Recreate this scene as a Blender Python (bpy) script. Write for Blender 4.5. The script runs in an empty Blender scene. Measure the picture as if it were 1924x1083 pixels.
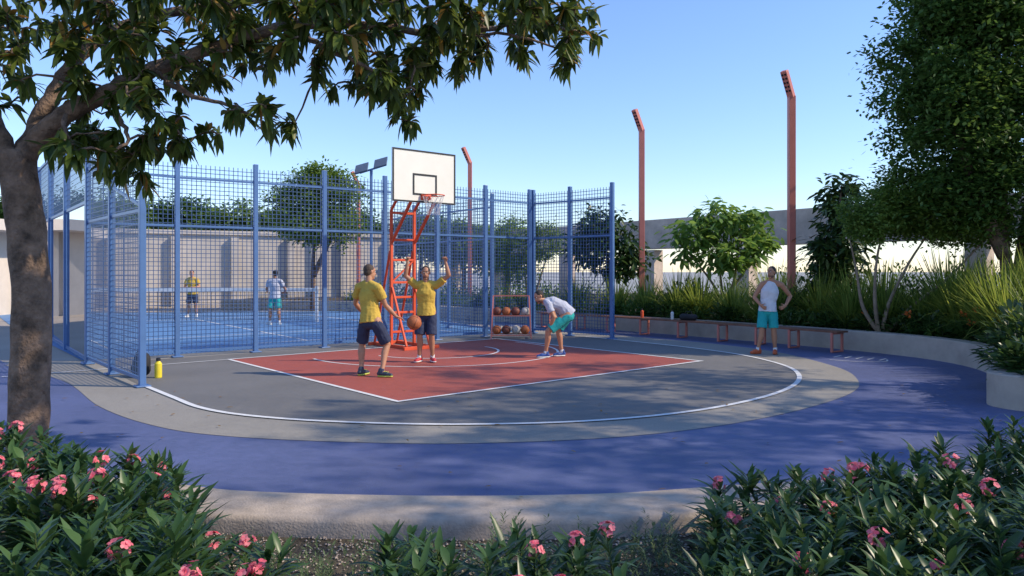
import bpy, math, random
import numpy as np
from mathutils import Vector, Matrix
random.seed(7); rng=np.random.default_rng(7)
SC=bpy.context.scene; COL=SC.collection
V3=Vector
Z=V3((0,0,1))
# ---------------------------------------------------------------- materials
def _nt(name):
    m=bpy.data.materials.new(name); m.use_nodes=True
    nt=m.node_tree; b=nt.nodes["Principled BSDF"]; return m,nt,b
def mat(name,c,rough=.6,var=.15,scale=3,bump=0,bscale=60,metal=0,spec=.5,detail=6,c2=None,bdist=.01):
    m,nt,b=_nt(name)
    tc=nt.nodes.new('ShaderNodeTexCoord')
    n=nt.nodes.new('ShaderNodeTexNoise'); n.inputs['Scale'].default_value=scale; n.inputs['Detail'].default_value=detail
    n.inputs['Roughness'].default_value=.65
    nt.links.new(tc.outputs['Object'],n.inputs['Vector'])
    r=nt.nodes.new('ShaderNodeValToRGB')
    lo=[x*(1-var) for x in c]; hi=[min(1,x*(1+var)) for x in (c2 or c)]
    r.color_ramp.elements[0].color=(*lo,1); r.color_ramp.elements[1].color=(*hi,1)
    r.color_ramp.elements[0].position=.3; r.color_ramp.elements[1].position=.7
    nt.links.new(n.outputs['Fac'],r.inputs['Fac']); nt.links.new(r.outputs['Color'],b.inputs['Base Color'])
    b.inputs['Roughness'].default_value=rough; b.inputs['Metallic'].default_value=metal
    b.inputs['Specular IOR Level'].default_value=spec
    if bump:
        n2=nt.nodes.new('ShaderNodeTexNoise'); n2.inputs['Scale'].default_value=bscale; n2.inputs['Detail'].default_value=4
        nt.links.new(tc.outputs['Object'],n2.inputs['Vector'])
        bp=nt.nodes.new('ShaderNodeBump'); bp.inputs['Strength'].default_value=bump; bp.inputs['Distance'].default_value=bdist
        nt.links.new(n2.outputs['Fac'],bp.inputs['Height']); nt.links.new(bp.outputs['Normal'],b.inputs['Normal'])
    return m
def ground_mat(name,c,rough=.75,var=.12,fine=.25,bump=.35,bscale=140):
    m,nt,b=_nt(name)
    tc=nt.nodes.new('ShaderNodeTexCoord')
    def noise(s,d):
        n=nt.nodes.new('ShaderNodeTexNoise'); n.inputs['Scale'].default_value=s; n.inputs['Detail'].default_value=d
        nt.links.new(tc.outputs['Object'],n.inputs['Vector']); return n
    a=noise(.55,5); f=noise(bscale,3); g=noise(9,6)
    def rng_(n,lo,hi,p0=.3,p1=.7):
        q=nt.nodes.new('ShaderNodeMapRange'); q.inputs[1].default_value=p0;q.inputs[2].default_value=p1
        q.inputs[3].default_value=lo;q.inputs[4].default_value=hi
        nt.links.new(n.outputs['Fac'],q.inputs[0]); return q.outputs[0]
    m1=nt.nodes.new('ShaderNodeMath'); m1.operation='MULTIPLY'
    nt.links.new(rng_(a,1-var,1+var),m1.inputs[0]); nt.links.new(rng_(f,1-fine,1+fine),m1.inputs[1])
    m2=nt.nodes.new('ShaderNodeMath'); m2.operation='MULTIPLY'
    nt.links.new(m1.outputs[0],m2.inputs[0]); nt.links.new(rng_(g,1-var*.6,1+var*.6),m2.inputs[1])
    vm=nt.nodes.new('ShaderNodeVectorMath'); vm.operation='SCALE'; vm.inputs[0].default_value=c
    nt.links.new(m2.outputs[0],vm.inputs['Scale']); nt.links.new(vm.outputs[0],b.inputs['Base Color'])
    b.inputs['Roughness'].default_value=rough
    nt.links.new(rng_(g,rough-.12,rough+.1),b.inputs['Roughness'])
    bp=nt.nodes.new('ShaderNodeBump'); bp.inputs['Strength'].default_value=bump; bp.inputs['Distance'].default_value=.006
    nt.links.new(f.outputs['Fac'],bp.inputs['Height']); nt.links.new(bp.outputs['Normal'],b.inputs['Normal'])
    return m
def leafmat(name,c1,c2,trans=.3,rough=.45):
    m,nt,b=_nt(name)
    g=nt.nodes.new('ShaderNodeNewGeometry')
    r=nt.nodes.new('ShaderNodeValToRGB')
    r.color_ramp.elements[0].color=(*c1,1); r.color_ramp.elements[1].color=(*c2,1)
    nt.links.new(g.outputs['Random Per Island'],r.inputs['Fac'])
    nt.links.new(r.outputs['Color'],b.inputs['Base Color']); b.inputs['Roughness'].default_value=rough
    b.inputs['Specular IOR Level'].default_value=.35
    t=nt.nodes.new('ShaderNodeBsdfTranslucent')
    hs=nt.nodes.new('ShaderNodeHueSaturation'); hs.inputs['Value'].default_value=1.7; hs.inputs['Hue'].default_value=.485
    nt.links.new(r.outputs['Color'],hs.inputs['Color']); nt.links.new(hs.outputs['Color'],t.inputs['Color'])
    mx=nt.nodes.new('ShaderNodeMixShader'); mx.inputs[0].default_value=trans
    nt.links.new(b.outputs[0],mx.inputs[1]); nt.links.new(t.outputs[0],mx.inputs[2])
    nt.links.new(mx.outputs[0],nt.nodes['Material Output'].inputs['Surface'])
    return m
def glassmat(name):
    m,nt,b=_nt(name)
    nt.nodes.remove(b)
    t=nt.nodes.new('ShaderNodeBsdfTransparent'); t.inputs[0].default_value=(.86,.92,.95,1)
    g=nt.nodes.new('ShaderNodeBsdfGlossy'); g.inputs['Roughness'].default_value=.02
    f=nt.nodes.new('ShaderNodeFresnel'); f.inputs[0].default_value=1.45
    mx=nt.nodes.new('ShaderNodeMixShader')
    nt.links.new(f.outputs[0],mx.inputs[0]); nt.links.new(t.outputs[0],mx.inputs[1]); nt.links.new(g.outputs[0],mx.inputs[2])
    nt.links.new(mx.outputs[0],nt.nodes['Material Output'].inputs['Surface']); return m

M_blue=ground_mat('blue_rubber',(.092,.112,.228),.6,.18,.28,.6)
M_border=ground_mat('border_grey',(.275,.255,.22),.8,.10,.25)
M_court=ground_mat('court_grey',(.155,.150,.142),.75,.14,.30,.6)
M_red=ground_mat('court_red',(.345,.078,.050),.7,.12,.25,.5)
M_sport=ground_mat('sport_blue',(.095,.22,.43),.6,.06,.1)
M_pave=ground_mat('pavement_tan',(.36,.31,.26),.8,.1,.15)
M_white=mat('white_paint',(.72,.72,.70),.6,.12,14)
M_conc=mat('concrete',(.42,.355,.29),.8,.17,2.2,.35,40)
M_wall=mat('concrete_pale',(.50,.45,.40),.85,.15,.9,.3,30)
M_kerb=mat('kerb_stone',(.44,.36,.28),.8,.24,5,.5,60)
M_conc_d=mat('concrete_weathered',(.56,.45,.37),.85,.28,1.3,.4,30)
M_soil=mat('soil',(.07,.055,.035),.95,.4,8,.8,40,bdist=.03)
M_ground=mat('ground_far',(.33,.33,.32),.95,.15,.4)
M_fence=mat('fence_blue',(.078,.165,.36),.35,.1,3)
M_wire=mat('wire_blue',(.045,.095,.22),.4,.1,3)
M_pole=mat('pole_salmon',(.60,.19,.14),.5,.1,2)
M_hoop=mat('hoop_orange',(.68,.10,.04),.6,.1,4,spec=.3)
M_dark=mat('black_paint',(.015,.015,.017),.45,.1,4)
M_board=mat('board_white',(.82,.80,.70),.35,.03,3)
M_led=mat('led_lens',(.02,.02,.02),.2,.1,4)
M_net=mat('net_cord',(.75,.72,.68),.8,.1,9)
M_seat=mat('bench_wood',(.20,.085,.05),.5,.3,6,.3,30)
M_bark=mat('bark_brown',(.095,.062,.041),.9,.5,7,1.0,26,bdist=.03,c2=(.18,.12,.085))
M_bark2=mat('bark_light',(.26,.19,.13),.9,.3,5,.7,20)
M_glass=glassmat('glass')
M_pebble=mat('pebble',(.36,.29,.23),.85,.4,30)
M_leafA=leafmat('leaf_foreground_tree',(.028,.055,.010),(.12,.16,.028),.34,.38)
M_leafAo=leafmat('leaf_tree_dry',(.22,.11,.02),(.30,.20,.04),.3,.5)
M_leafO=leafmat('leaf_oleander',(.022,.062,.018),(.075,.140,.040),.24,.34)
M_leafB=leafmat('leaf_big_tree',(.030,.080,.014),(.095,.17,.035),.38,.5)
M_leafC=leafmat('leaf_light',(.07,.14,.02),(.17,.25,.05),.4,.5)
M_leafD=leafmat('leaf_dark',(.020,.050,.014),(.06,.11,.025),.22,.35)
M_leafF=leafmat('leaf_frangipani',(.09,.18,.03),(.20,.32,.07),.4,.45)
M_grass=leafmat('grass_blade',(.07,.13,.018),(.25,.31,.06),.45,.5)
M_pink=leafmat('petal_pink',(.68,.10,.15),(.88,.32,.34),.3,.6)
M_orangeF=leafmat('petal_orange',(.75,.16,.03),(.8,.25,.06),.3,.6)
M_shirtY=mat('shirt_mustard',(.55,.37,.06),.9,.12,6)
M_shirtW=mat('shirt_pale',(.62,.62,.66),.9,.08,6)
M_shirtG=mat('shirt_greyblue',(.43,.45,.53),.9,.1,6)
M_navy=mat('shorts_navy',(.022,.032,.075),.85,.2,6)
M_teal=mat('shorts_teal',(.01,.33,.33),.8,.15,6)
M_skin=mat('skin',(.46,.225,.13),.55,.1,8)
M_skin2=mat('skin_tan',(.42,.20,.115),.55,.1,8)
M_hair=mat('hair_dark',(.02,.013,.009),.7,.3,40,.6,120)
M_hairg=mat('hair_brown',(.06,.04,.028),.7,.3,40,.6,120)
M_beard=mat('beard',(.15,.075,.05),.8,.35,60)
M_eye=mat('eye_white',(.7,.7,.68),.3,.02,5)
M_lip=mat('lip',(.30,.09,.075),.5,.1,5)
M_shoeD=mat('shoe_dark',(.03,.045,.07),.5,.3,20)
M_shoeB=mat('shoe_blue',(.02,.07,.28),.5,.3,20)
M_shoeR=mat('shoe_red',(.5,.03,.04),.5,.3,20)
M_shoeO=mat('shoe_orange',(.62,.12,.04),.5,.2,20)
M_sole=mat('sole_white',(.7,.7,.68),.6,.05,5)
M_soleY=mat('sole_yellow',(.55,.6,.1),.6,.05,5)
M_ball=mat('ball_orange',(.42,.12,.04),.6,.15,60,.5,200)
M_yel=mat('bottle_yellow',(.75,.6,.04),.35,.05,5)
M_bag=mat('bag_black',(.018,.018,.02),.8,.2,8,.3,60)

# ---------------------------------------------------------------- builders
def root(name,loc=(0,0,0)):
    e=bpy.data.objects.new(name,None); e.location=loc; e.empty_display_size=.2; COL.objects.link(e); return e
class B:
    def __init__(s): s.V=[];s.F=[];s.M=[]
    def add(s,vs,fs,m=0):
        o=len(s.V); s.V+= [tuple(v) for v in vs]; s.F+=[tuple(i+o for i in f) for f in fs]; s.M+=[m]*len(fs)
    def axbox(s,c,ax,ay,az,sx,sy,sz,m=0):
        c=V3(c);vs=[]
        for k in (-.5,.5):
            for (i,j) in ((-.5,-.5),(.5,-.5),(.5,.5),(-.5,.5)):
                vs.append(c+ax*(i*sx)+ay*(j*sy)+az*(k*sz))
        s.add(vs,[(0,3,2,1),(4,5,6,7),(0,1,5,4),(1,2,6,5),(2,3,7,6),(3,0,4,7)],m)
    def box(s,c,size,rot=0,m=0):
        a=V3((math.cos(rot),math.sin(rot),0)); b=V3((-math.sin(rot),math.cos(rot),0))
        s.axbox(c,a,b,Z,size[0],size[1],size[2],m)
    def beam(s,p,q,w,h,m=0,up=None):
        p=V3(p);q=V3(q);d=(q-p);L=d.length;d.normalize()
        u=V3(up) if up else (Z if abs(d.z)<.95 else V3((1,0,0)))
        a=d.cross(u).normalized(); b=a.cross(d)
        s.axbox((p+q)/2,d,a,b,L,w,h,m)
    def tube(s,pts,rad,seg=8,m=0,cap=True,wob=0):
        pts=[V3(p) for p in pts];n=len(pts)
        if not hasattr(rad,'__len__'): rad=[rad]*n
        rings=[];prev=None
        for i,p in enumerate(pts):
            d=(pts[min(i+1,n-1)]-pts[max(i-1,0)])
            if d.length<1e-9: d=V3((0,0,1))
            d.normalize()
            if prev is None:
                a=d.orthogonal().normalized()
            else:
                a=(prev-d*prev.dot(d))
                a=a.normalized() if a.length>1e-6 else d.orthogonal().normalized()
            prev=a;b=d.cross(a)
            rings.append([p+(a*math.cos(t)+b*math.sin(t))*rad[i]*(1+wob*math.sin(3*t+i*1.3)+wob*math.sin(5*t-i*.8)) for t in [2*math.pi*k/seg for k in range(seg)]])
        vs=[v for r in rings for v in r];fs=[]
        for i in range(n-1):
            for k in range(seg):
                fs.append((i*seg+k,i*seg+(k+1)%seg,(i+1)*seg+(k+1)%seg,(i+1)*seg+k))
        if cap: fs.append(tuple(range(seg))[::-1]); fs.append(tuple((n-1)*seg+k for k in range(seg)))
        s.add(vs,fs,m)
    def capsule(s,p1,p2,r1,r2,lat=None,flat=1,c1=True,c2=True,seg=14,m=0):
        p1=V3(p1);p2=V3(p2);d=(p2-p1).normalized()
        lat=V3(lat) if lat is not None else d.orthogonal()
        lat=lat-d*lat.dot(d); lat.normalize(); dep=d.cross(lat)
        rg=[]
        if c1:
            for a in (-78,-52,-26): a=math.radians(a); rg.append((p1+d*r1*flat*math.sin(a),r1*math.cos(a)))
        rg.append((p1,r1)); rg.append((p2,r2))
        if c2:
            for a in (26,52,78): a=math.radians(a); rg.append((p2+d*r2*flat*math.sin(a),r2*math.cos(a)))
        vs=[];fs=[]
        for c,r in rg:
            for k in range(seg):
                t=2*math.pi*k/seg; vs.append(c+lat*r*math.cos(t)+dep*r*flat*math.sin(t))
        n=len(rg)
        for i in range(n-1):
            for k in range(seg): fs.append((i*seg+k,i*seg+(k+1)%seg,(i+1)*seg+(k+1)%seg,(i+1)*seg+k))
        fs.append(tuple(range(seg))[::-1]); fs.append(tuple((n-1)*seg+k for k in range(seg)))
        s.add(vs,fs,m)
    def ell(s,c,a,b,cc,seg=16,rings=10,m=0):
        c=V3(c);vs=[];fs=[]
        for i in range(rings+1):
            ph=-math.pi/2+math.pi*i/rings; ph=max(-1.5,min(1.5,ph))
            for k in range(seg):
                t=2*math.pi*k/seg; vs.append(c+a*math.cos(ph)*math.cos(t)+b*math.cos(ph)*math.sin(t)+cc*math.sin(ph))
        for i in range(rings):
            for k in range(seg): fs.append((i*seg+k,i*seg+(k+1)%seg,(i+1)*seg+(k+1)%seg,(i+1)*seg+k))
        fs.append(tuple(range(seg))[::-1]); fs.append(tuple(rings*seg+k for k in range(seg)))
        s.add(vs,fs,m)
    def obj(s,name,mats,parent=None,smooth=False,bevel=0):
        me=bpy.data.meshes.new(name); me.from_pydata(s.V,[],s.F)
        if not isinstance(mats,(list,tuple)): mats=[mats]
        for m in mats: me.materials.append(m)
        me.polygons.foreach_set('material_index',s.M)
        if smooth: me.polygons.foreach_set('use_smooth',[True]*len(s.F))
        me.update()
        o=bpy.data.objects.new(name,me); COL.objects.link(o)
        if parent: o.parent=parent
        if bevel:
            b=o.modifiers.new('bevel','BEVEL'); b.width=bevel; b.segments=2
        return o
def catmull(P,n=8,closed=False):
    P=[V3((*p,0)) if len(p)==2 else V3(p) for p in P]; out=[]; m=len(P)
    rg=range(m if closed else m-1)
    for i in rg:
        if closed: p0,p1,p2,p3=P[(i-1)%m],P[i],P[(i+1)%m],P[(i+2)%m]
        else: p0,p1,p2,p3=P[max(i-1,0)],P[i],P[i+1],P[min(i+2,m-1)]
        for k in range(n):
            t=k/n
            out.append(.5*((2*p1)+(-p0+p2)*t+(2*p0-5*p1+4*p2-p3)*t*t+(-p0+3*p1-3*p2+p3)*t**3))
    if not closed: out.append(P[-1])
    return out
def offset(path,d):
    out=[];n=len(path)
    for i,p in enumerate(path):
        t=path[min(i+1,n-1)]-path[max(i-1,0)]; t.z=0; t.normalize()
        out.append(p+V3((-t.y,t.x,0))*d)
    return out
def sheet(name,pts,z,m,parent=None):
    b=B(); b.add([(p[0],p[1],z) for p in pts],[tuple(range(len(pts)))]); 
    o=b.obj(name,m,parent); 
    if o.data.polygons[0].normal.z<0: o.data.flip_normals()
    return o
def line(b,path,w,z,m=0):
    a=offset(path,w/2);c=offset(path,-w/2)
    vs=[(p.x,p.y,z) for p in a]+[(p.x,p.y,z) for p in c];n=len(path)
    b.add(vs,[(i,n+i,n+i+1,i+1) for i in range(n-1)],m)

def leaves(name,P,D,N,L,W,droop,m,parent=None,st=(0,.2,.45,.75,1),pr=(.08,.8,1,.6,.02),fold=.25):
    P=np.asarray(P,float);D=np.asarray(D,float);N=np.asarray(N,float);n=len(P)
    L=np.broadcast_to(L,(n,)).astype(float);W=np.broadcast_to(W,(n,)).astype(float);droop=np.broadcast_to(droop,(n,)).astype(float)
    D=D/(np.linalg.norm(D,axis=1,keepdims=True)+1e-9)
    S=np.cross(D,N);S/=np.linalg.norm(S,axis=1,keepdims=True)+1e-9
    N2=np.cross(S,D);k=len(st)
    A=np.zeros((n,k,3,3))
    for i,(t,w) in enumerate(zip(st,pr)):
        sp=P+D*(L*t)[:,None]; sp[:,2]-=droop*L*t*t
        h=(W*w/2)[:,None]
        A[:,i,1]=sp; A[:,i,0]=sp-S*h+N2*h*fold; A[:,i,2]=sp+S*h+N2*h*fold
    V=A.reshape(-1,3)
    f=[]
    for i in range(k-1):
        for j in range(2): f.append((i*3+j,i*3+j+1,(i+1)*3+j+1,(i+1)*3+j))
    f=np.array(f); F=(f[None]+(np.arange(n)*k*3)[:,None,None]).reshape(-1,4)
    me=bpy.data.meshes.new(name); me.from_pydata(V.tolist(),[],F.tolist()); me.materials.append(m)
    me.polygons.foreach_set('use_smooth',[True]*len(F)); me.update()
    o=bpy.data.objects.new(name,me); COL.objects.link(o)
    if parent: o.parent=parent
    return o
def quadleaves(name,P,D,N,L,W,m,parent=None):
    P=np.asarray(P,float);n=len(P)
    D=D/(np.linalg.norm(D,axis=1,keepdims=True)+1e-9);S=np.cross(D,N);S/=np.linalg.norm(S,axis=1,keepdims=True)+1e-9
    L=np.broadcast_to(L,(n,))[:,None];W=np.broadcast_to(W,(n,))[:,None]
    A=np.stack([P-D*L/2,P+S*W/2-D*L*.05,P+D*L/2,P-S*W/2-D*L*.05],1).reshape(-1,3)
    F=np.arange(n*4).reshape(-1,4)
    me=bpy.data.meshes.new(name); me.from_pydata(A.tolist(),[],F.tolist()); me.materials.append(m); me.update()
    o=bpy.data.objects.new(name,me); COL.objects.link(o)
    if parent: o.parent=parent
    return o
def rdir(n): 
    v=rng.normal(size=(n,3)); return v/np.linalg.norm(v,axis=1,keepdims=True)

# ================================================================ GROUND
g=B(); g.add([(-900,-300,-.14),(900,-300,-.14),(900,1500,-.14),(-900,1500,-.14)],[(0,1,2,3)]); g.obj('ground',M_ground)
g=B(); g.add([(-9,-2,-.125),(9,-2,-.125),(9,6.5,-.125),(-9,6.5,-.125)],[(0,1,2,3)]); g.obj('planting_bed_soil',M_soil)
inner=catmull([(-30,8.6),(-20,8.4),(-12,7.6),(-7,6.85),(-4.6,6.45),(-3.4,6.1),(-2.67,5.88),(-2.1,5.7),(-1.2,5.6),(-.25,5.57),(.8,5.64),(1.85,5.87),(3.45,6.2),(5,6.6),(7,7.0),(12,7.4),(24,7.6)],8)
sheet('pavement',[(p.x,p.y) for p in inner]+[(24,60),(-60,60),(-60,8.6)],-.006,M_pave)
blue=[(p.x,p.y) for p in inner]+[(24,9),(14,30),(1.5,30),(-1,24),(3.2,18.75),(-4,15),(-8.6,12.9),(-12,16.4),(-15.5,18.6),(-30,20)]
sheet('running_track',blue,0,M_blue)
b=B(); prof=[(0,.010),(-.50,.010),(-.535,.0),(-.55,-.03),(-.555,-.14)]
rows=[[ (q.x,q.y,z) for q in offset(inner,o)] for o,z in prof]; n=len(inner)
vs=[v for r in rows for v in r]
b.add(vs,[(r*n+i,(r+1)*n+i,(r+1)*n+i+1,r*n+i+1) for r in range(len(prof)-1) for i in range(n-1)])
o=b.obj('kerb',M_kerb,smooth=True)
left=[(-9.2,13.4),(-6.95,11.45),(-5.15,9.25),(-3.84,8.06),(-2.79,7.57),(-1.38,7.32),(-.33,7.30),(1.02,7.55),(2.27,8.12),(3.52,9.05),(4.72,10.3),(5.38,11.5),(5.75,13.1),(5.55,15.6),(4.6,17.5),(3.4,18.9),(2.2,20.4)]
pad=catmull(left,8)
sheet('court_border',[(p.x,p.y) for p in pad]+[(0.4,20.9),(-8.3,14.0)],.004,M_border)
wl=[(-5.7,11.2),(-5.36,10.84),(-4.55,9.92),(-3.85,9.15),(-3.1,8.66),(-2.04,8.31),(-.66,8.15),(.83,8.33),(2.17,8.92),(3.35,9.9),(4.2,11.0),(4.72,12.2),(4.88,13.4),(4.62,14.95),(3.9,16.4),(2.75,18.0),(1.9,19.1)]
wlc=catmull(wl,8)
court_root=root('basketball_court')
sheet('asphalt_surface',[(p.x,p.y) for p in wlc]+[(.3,19.9),(-7.6,13.6)],.008,M_court,court_root)
U=V3((.758,.652,0));U.normalize();VV=V3((.652,-.758,0));VV.normalize()
Lc=V3((-5.416,14.15,0));Nc=V3((-1.473,9.57,0));Rc=V3((3.56,13.9,0));Fc=Lc+Rc-Nc
sheet('key_surface',[Lc,Nc,Rc,Fc],.012,M_red,court_root)
b=B(); line(b,wlc[6:],.075,.016)
for p,q in ((Lc,Nc),(Nc,Rc),(Rc,Fc),(Fc,Lc)):
    d=(q-p).normalized(); line(b,[p-d*.035,q+d*.035],.07,.016+ .002*((p is Nc) or (p is Fc)))
H0=V3((-2.45,16.6,0))
hc=H0+VV*1.25
def arc(c,r,a0,a1,n=40): return [c+U*math.cos(math.radians(a0+(a1-a0)*i/n))*r+VV*math.sin(math.radians(a0+(a1-a0)*i/n))*r for i in range(n+1)]
line(b,arc(hc,1.35,0,180),.05,.0165); line(b,arc(hc,2.6,-8,188,50),.05,.0165)
line(b,[Lc-U*3.6,Lc+U*.0],.05,.0163)
b.obj('court_lines',M_white,court_root)
sportc=[(-8.15,14.05),(.15,20.75),(-6,31.5),(-21,30),(-16.2,23.8)]
sheet('sports_court',sportc,.004,M_sport)
mdir=V3((.79,.613,0)).normalized(); ndir=V3((-.613,.79,0)).normalized()
b=B(); o0=V3((-8.1,14.6,0))
for t in (.9,3.6,7.6,11):
    p=o0+ndir*t+mdir*.4; line(b,[p,p+mdir*8.4],.06,.008)
for t in (.4,4.6,8.8):
    p=o0+mdir*t+ndir*.9; line(b,[p,p+ndir*10.1],.06,.0085)
b.obj('sports_court_lines',M_white)
b=B()
for i in range(5):
    p=V3((6.35+.16*i,14.6-.13*i,0)); line(b,[p,p+V3((.28,.3,0))],.035,.004)
line(b,catmull([(6.1,14.2),(6.5,13.9),(7.0,13.9),(7.2,14.2)],6),.03,.0044)
for t in (0,.9):
    line(b,catmull([(-16,14.5-t),(-11,11.8-t),(-8.4,9.9-t),(-7.0,8.4-t*.6)],8),.05,.004)
b.obj('track_markings',M_white)

# ================================================================ FENCES
def fence(name,posts,hs,base=.0,wires=True,sp=.085,rails=(.12,2.6),post=.09):
    r=root(name)
    pb=B();rb=B();wb=B()
    for (x,y),h in zip(posts,hs):
        d=V3((posts[-1][0]-posts[0][0],posts[-1][1]-posts[0][1],0)).normalized()
        a=V3((-d.y,d.x,0))
        pb.axbox((x,y,h/2+.03),d,a,Z,post,post,h+.06); pb.axbox((x,y,.021),d,a,Z,.2,.2,.025)
    for i in range(len(posts)-1):
        p=V3((*posts[i],0));q=V3((*posts[i+1],0));h1,h2=hs[i]-.04,hs[i+1]-.04
        d=(q-p).normalized();L=(q-p).length
        for rz in rails: rb.beam(p+d*.046+Z*rz,q-d*.046+Z*rz,.035,.045)
        rb.beam(p+d*.046+Z*(h1-.28),q-d*.046+Z*(h2-.28),.035,.04)
        a=V3((-d.y,d.x,0))
        n=int(L/sp)
        for k in range(1,n):
            t=k/n; c=p+(q-p)*t; h=h1+(h2-h1)*t
            wb.axbox(c+Z*(h/2+.04),d,a,Z,.012,.008,h-.08)
        nz=int(3.8/sp)
        for k in range(nz):
            z=.1+k*sp
            if z>max(h1,h2): break
            t0,t1=0,1
            if z>min(h1,h2):
                tt=(z-h1)/(h2-h1)
                if h1>h2: t1=tt
                else: t0=tt
            wb.beam(p+(q-p)*t0+Z*z+a*.009,p+(q-p)*t1+Z*z+a*.009,.008,.012)
    pb.obj('posts',M_fence,r,bevel=.008); rb.obj('rails',M_fence,r); wb.obj('wire_mesh',M_wire,r); return r
mp=[(-7.82,13.62),(-6.6,14.58),(-5.36,15.46),(-4.15,16.36),(-2.97,17.28),(-1.84,18.2),(-.69,19.15),(.48,20.15)]
fence('mesh_fence',mp,[3.92]+[3.87]*7)
fence('mesh_fence',[(-5.42,10.84),(-6.58,12.15),(-7.74,13.5)],[2.98,3.4,3.9])
fence('mesh_fence',[(.58,20.2),(1.52,19.4),(2.5,18.46)],[3.86,3.86,3.86])
fence('mesh_fence',[(-.55,20.5),(-1.9,22.3),(-3.2,24.1),(-4.5,25.9)],[3.8]*4,sp=.1)
r=root('glass_fence'); pb=B();gb=B();wb=B()
gp=[V3((-7.95,13.85,0))+ndir*(2.85*i) for i in range(5)]
for i,p in enumerate(gp):
    if i: pb.axbox(p+Z*2.3,ndir,mdir,Z,.12,.12,4.6)
for i in range(4):
    p,q=gp[i],gp[i+1]
    gb.beam(p+ndir*.08+Z*1.5,q-ndir*.08+Z*1.5,.012,2.9)
    for z in (3.0,4.5,.06): pb.beam(p+ndir*.06+Z*z,q-ndir*.06+Z*z,.05,.06)
    for k in range(1,24): c=p+(q-p)*k/24; wb.axbox(c+Z*3.75,ndir,mdir,Z,.008,.008,1.45)
    for k in range(1,13): wb.beam(p+Z*(3.0+.115*k),q+Z*(3.0+.115*k),.008,.008)
pb.obj('posts',M_fence,r);gb.obj('glass_panels',M_glass,r);wb.obj('wire_mesh',M_wire,r)
r=root('court_net'); b=B()
p,q=V3((-16.2,24.8,0)),V3((-6.6,24.8,0))
b.beam(p+Z*1.08,q+Z*1.08,.03,.12); b.obj('top_band',M_white,r)
b=B()
for k in range(70): x=p.x+(q.x-p.x)*k/69; b.box((x,24.8,.55),(.012,.01,1.0))
for k in range(9): b.beam(p+Z*(.1+.11*k),q+Z*(.1+.11*k),.01,.012)
b.obj('net_mesh',M_dark,r)
b=B(); b.box((-16.25,24.8,.6),(.09,.09,1.2)); b.box((-6.55,24.8,.6),(.09,.09,1.2)); b.box((-11.2,24.78,.52),(.12,.04,1.0)); b.obj('net_posts',M_white,r)

# ================================================================ HOOP
r=root('basketball_hoop')
b=B()
s=.06
for sd in (-.3,.3):
    p=H0+U*sd
    b.axbox(p+Z*1.55,U,VV,Z,s,s,3.02)
    b.axbox(p+Z*.045+VV*.0,VV,U,Z,1.55,s,.07)
    b.beam(p-VV*.72+Z*.08,p-VV*.05+Z*2.15,.05,.05)
    b.beam(p+VV*.62+Z*.08,p+VV*.035+Z*1.35,.045,.045)
    b.beam(p+VV*.03+Z*2.35,p+VV*.82+Z*3.22,.055,.055)
    b.beam(p+VV*.0+Z*3.06,p+VV*.82+Z*3.85,.05,.05)
    b.beam(p+VV*.80+Z*3.2,p+VV*.80+Z*4.0,.05,.05)
for z in (.35,.78,1.12,1.45,1.95,2.4,3.0):
    b.beam(H0-U*.27+Z*z,H0+U*.27+Z*z,.05,.05)
b.beam(H0-U*.27+Z*1.47,H0+U*.27+Z*1.93,.035,.035); 
for k in (-.74,.74): b.beam(H0+VV*k-U*.45+Z*.045,H0+VV*k+U*.45+Z*.045,.08,.07)
b.beam(H0+VV*.80-U*.27+Z*3.5,H0+VV*.80+U*.27+Z*3.5,.05,.05)
b.obj('steel_frame',M_hoop,r,bevel=.006)
BC=H0+VV*.86+Z*3.73
b=B(); bw,bh=1.62,1.12
b.axbox(BC,U,VV,Z,bw,.04,bh); b.obj('backboard',M_board,r,bevel=.004)
b=B(); f=BC+VV*.024
def frame(c,w,h,t):
    b.axbox(c+Z*(h/2-t/2),U,VV,Z,w,.008,t);b.axbox(c-Z*(h/2-t/2),U,VV,Z,w,.008,t)
    b.axbox(c+U*(w/2-t/2),U,VV,Z,t,.008,h-2*t);b.axbox(c-U*(w/2-t/2),U,VV,Z,t,.008,h-2*t)
frame(f,bw,bh,.035); frame(f-Z*.17,.62,.46,.04); b.obj('backboard_markings',M_dark,r)
b=B(); RC=BC+VV*.34-Z*.42; rr=.235
b.tube([RC+U*rr*math.cos(t)+VV*rr*math.sin(t) for t in np.linspace(0,2*math.pi,37)],.011,6,cap=False)
b.axbox(BC+VV*.06-Z*.44,U,VV,Z,.22,.06,.12); b.beam(BC+VV*.05-Z*.46-U*.05,RC-VV*.2-U*.05,.02,.02); b.beam(BC+VV*.05-Z*.46+U*.05,RC-VV*.2+U*.05,.02,.02)
b.obj('rim',M_hoop,r,smooth=True)
b=B(); NN=12;lv=[(0,.235),(.1,.2),(.2,.165),(.3,.14),(.42,.13)]
for k in range(NN):
    for sg in (-1,1):
        pts=[RC-Z*d+(U*math.cos(a)+VV*math.sin(a))*rd for i,(d,rd) in enumerate(lv) for a in [2*math.pi*(k+sg*.5*i)/NN]]
        b.tube(pts,.004,4)
b.obj('net',M_net,r)

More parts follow.
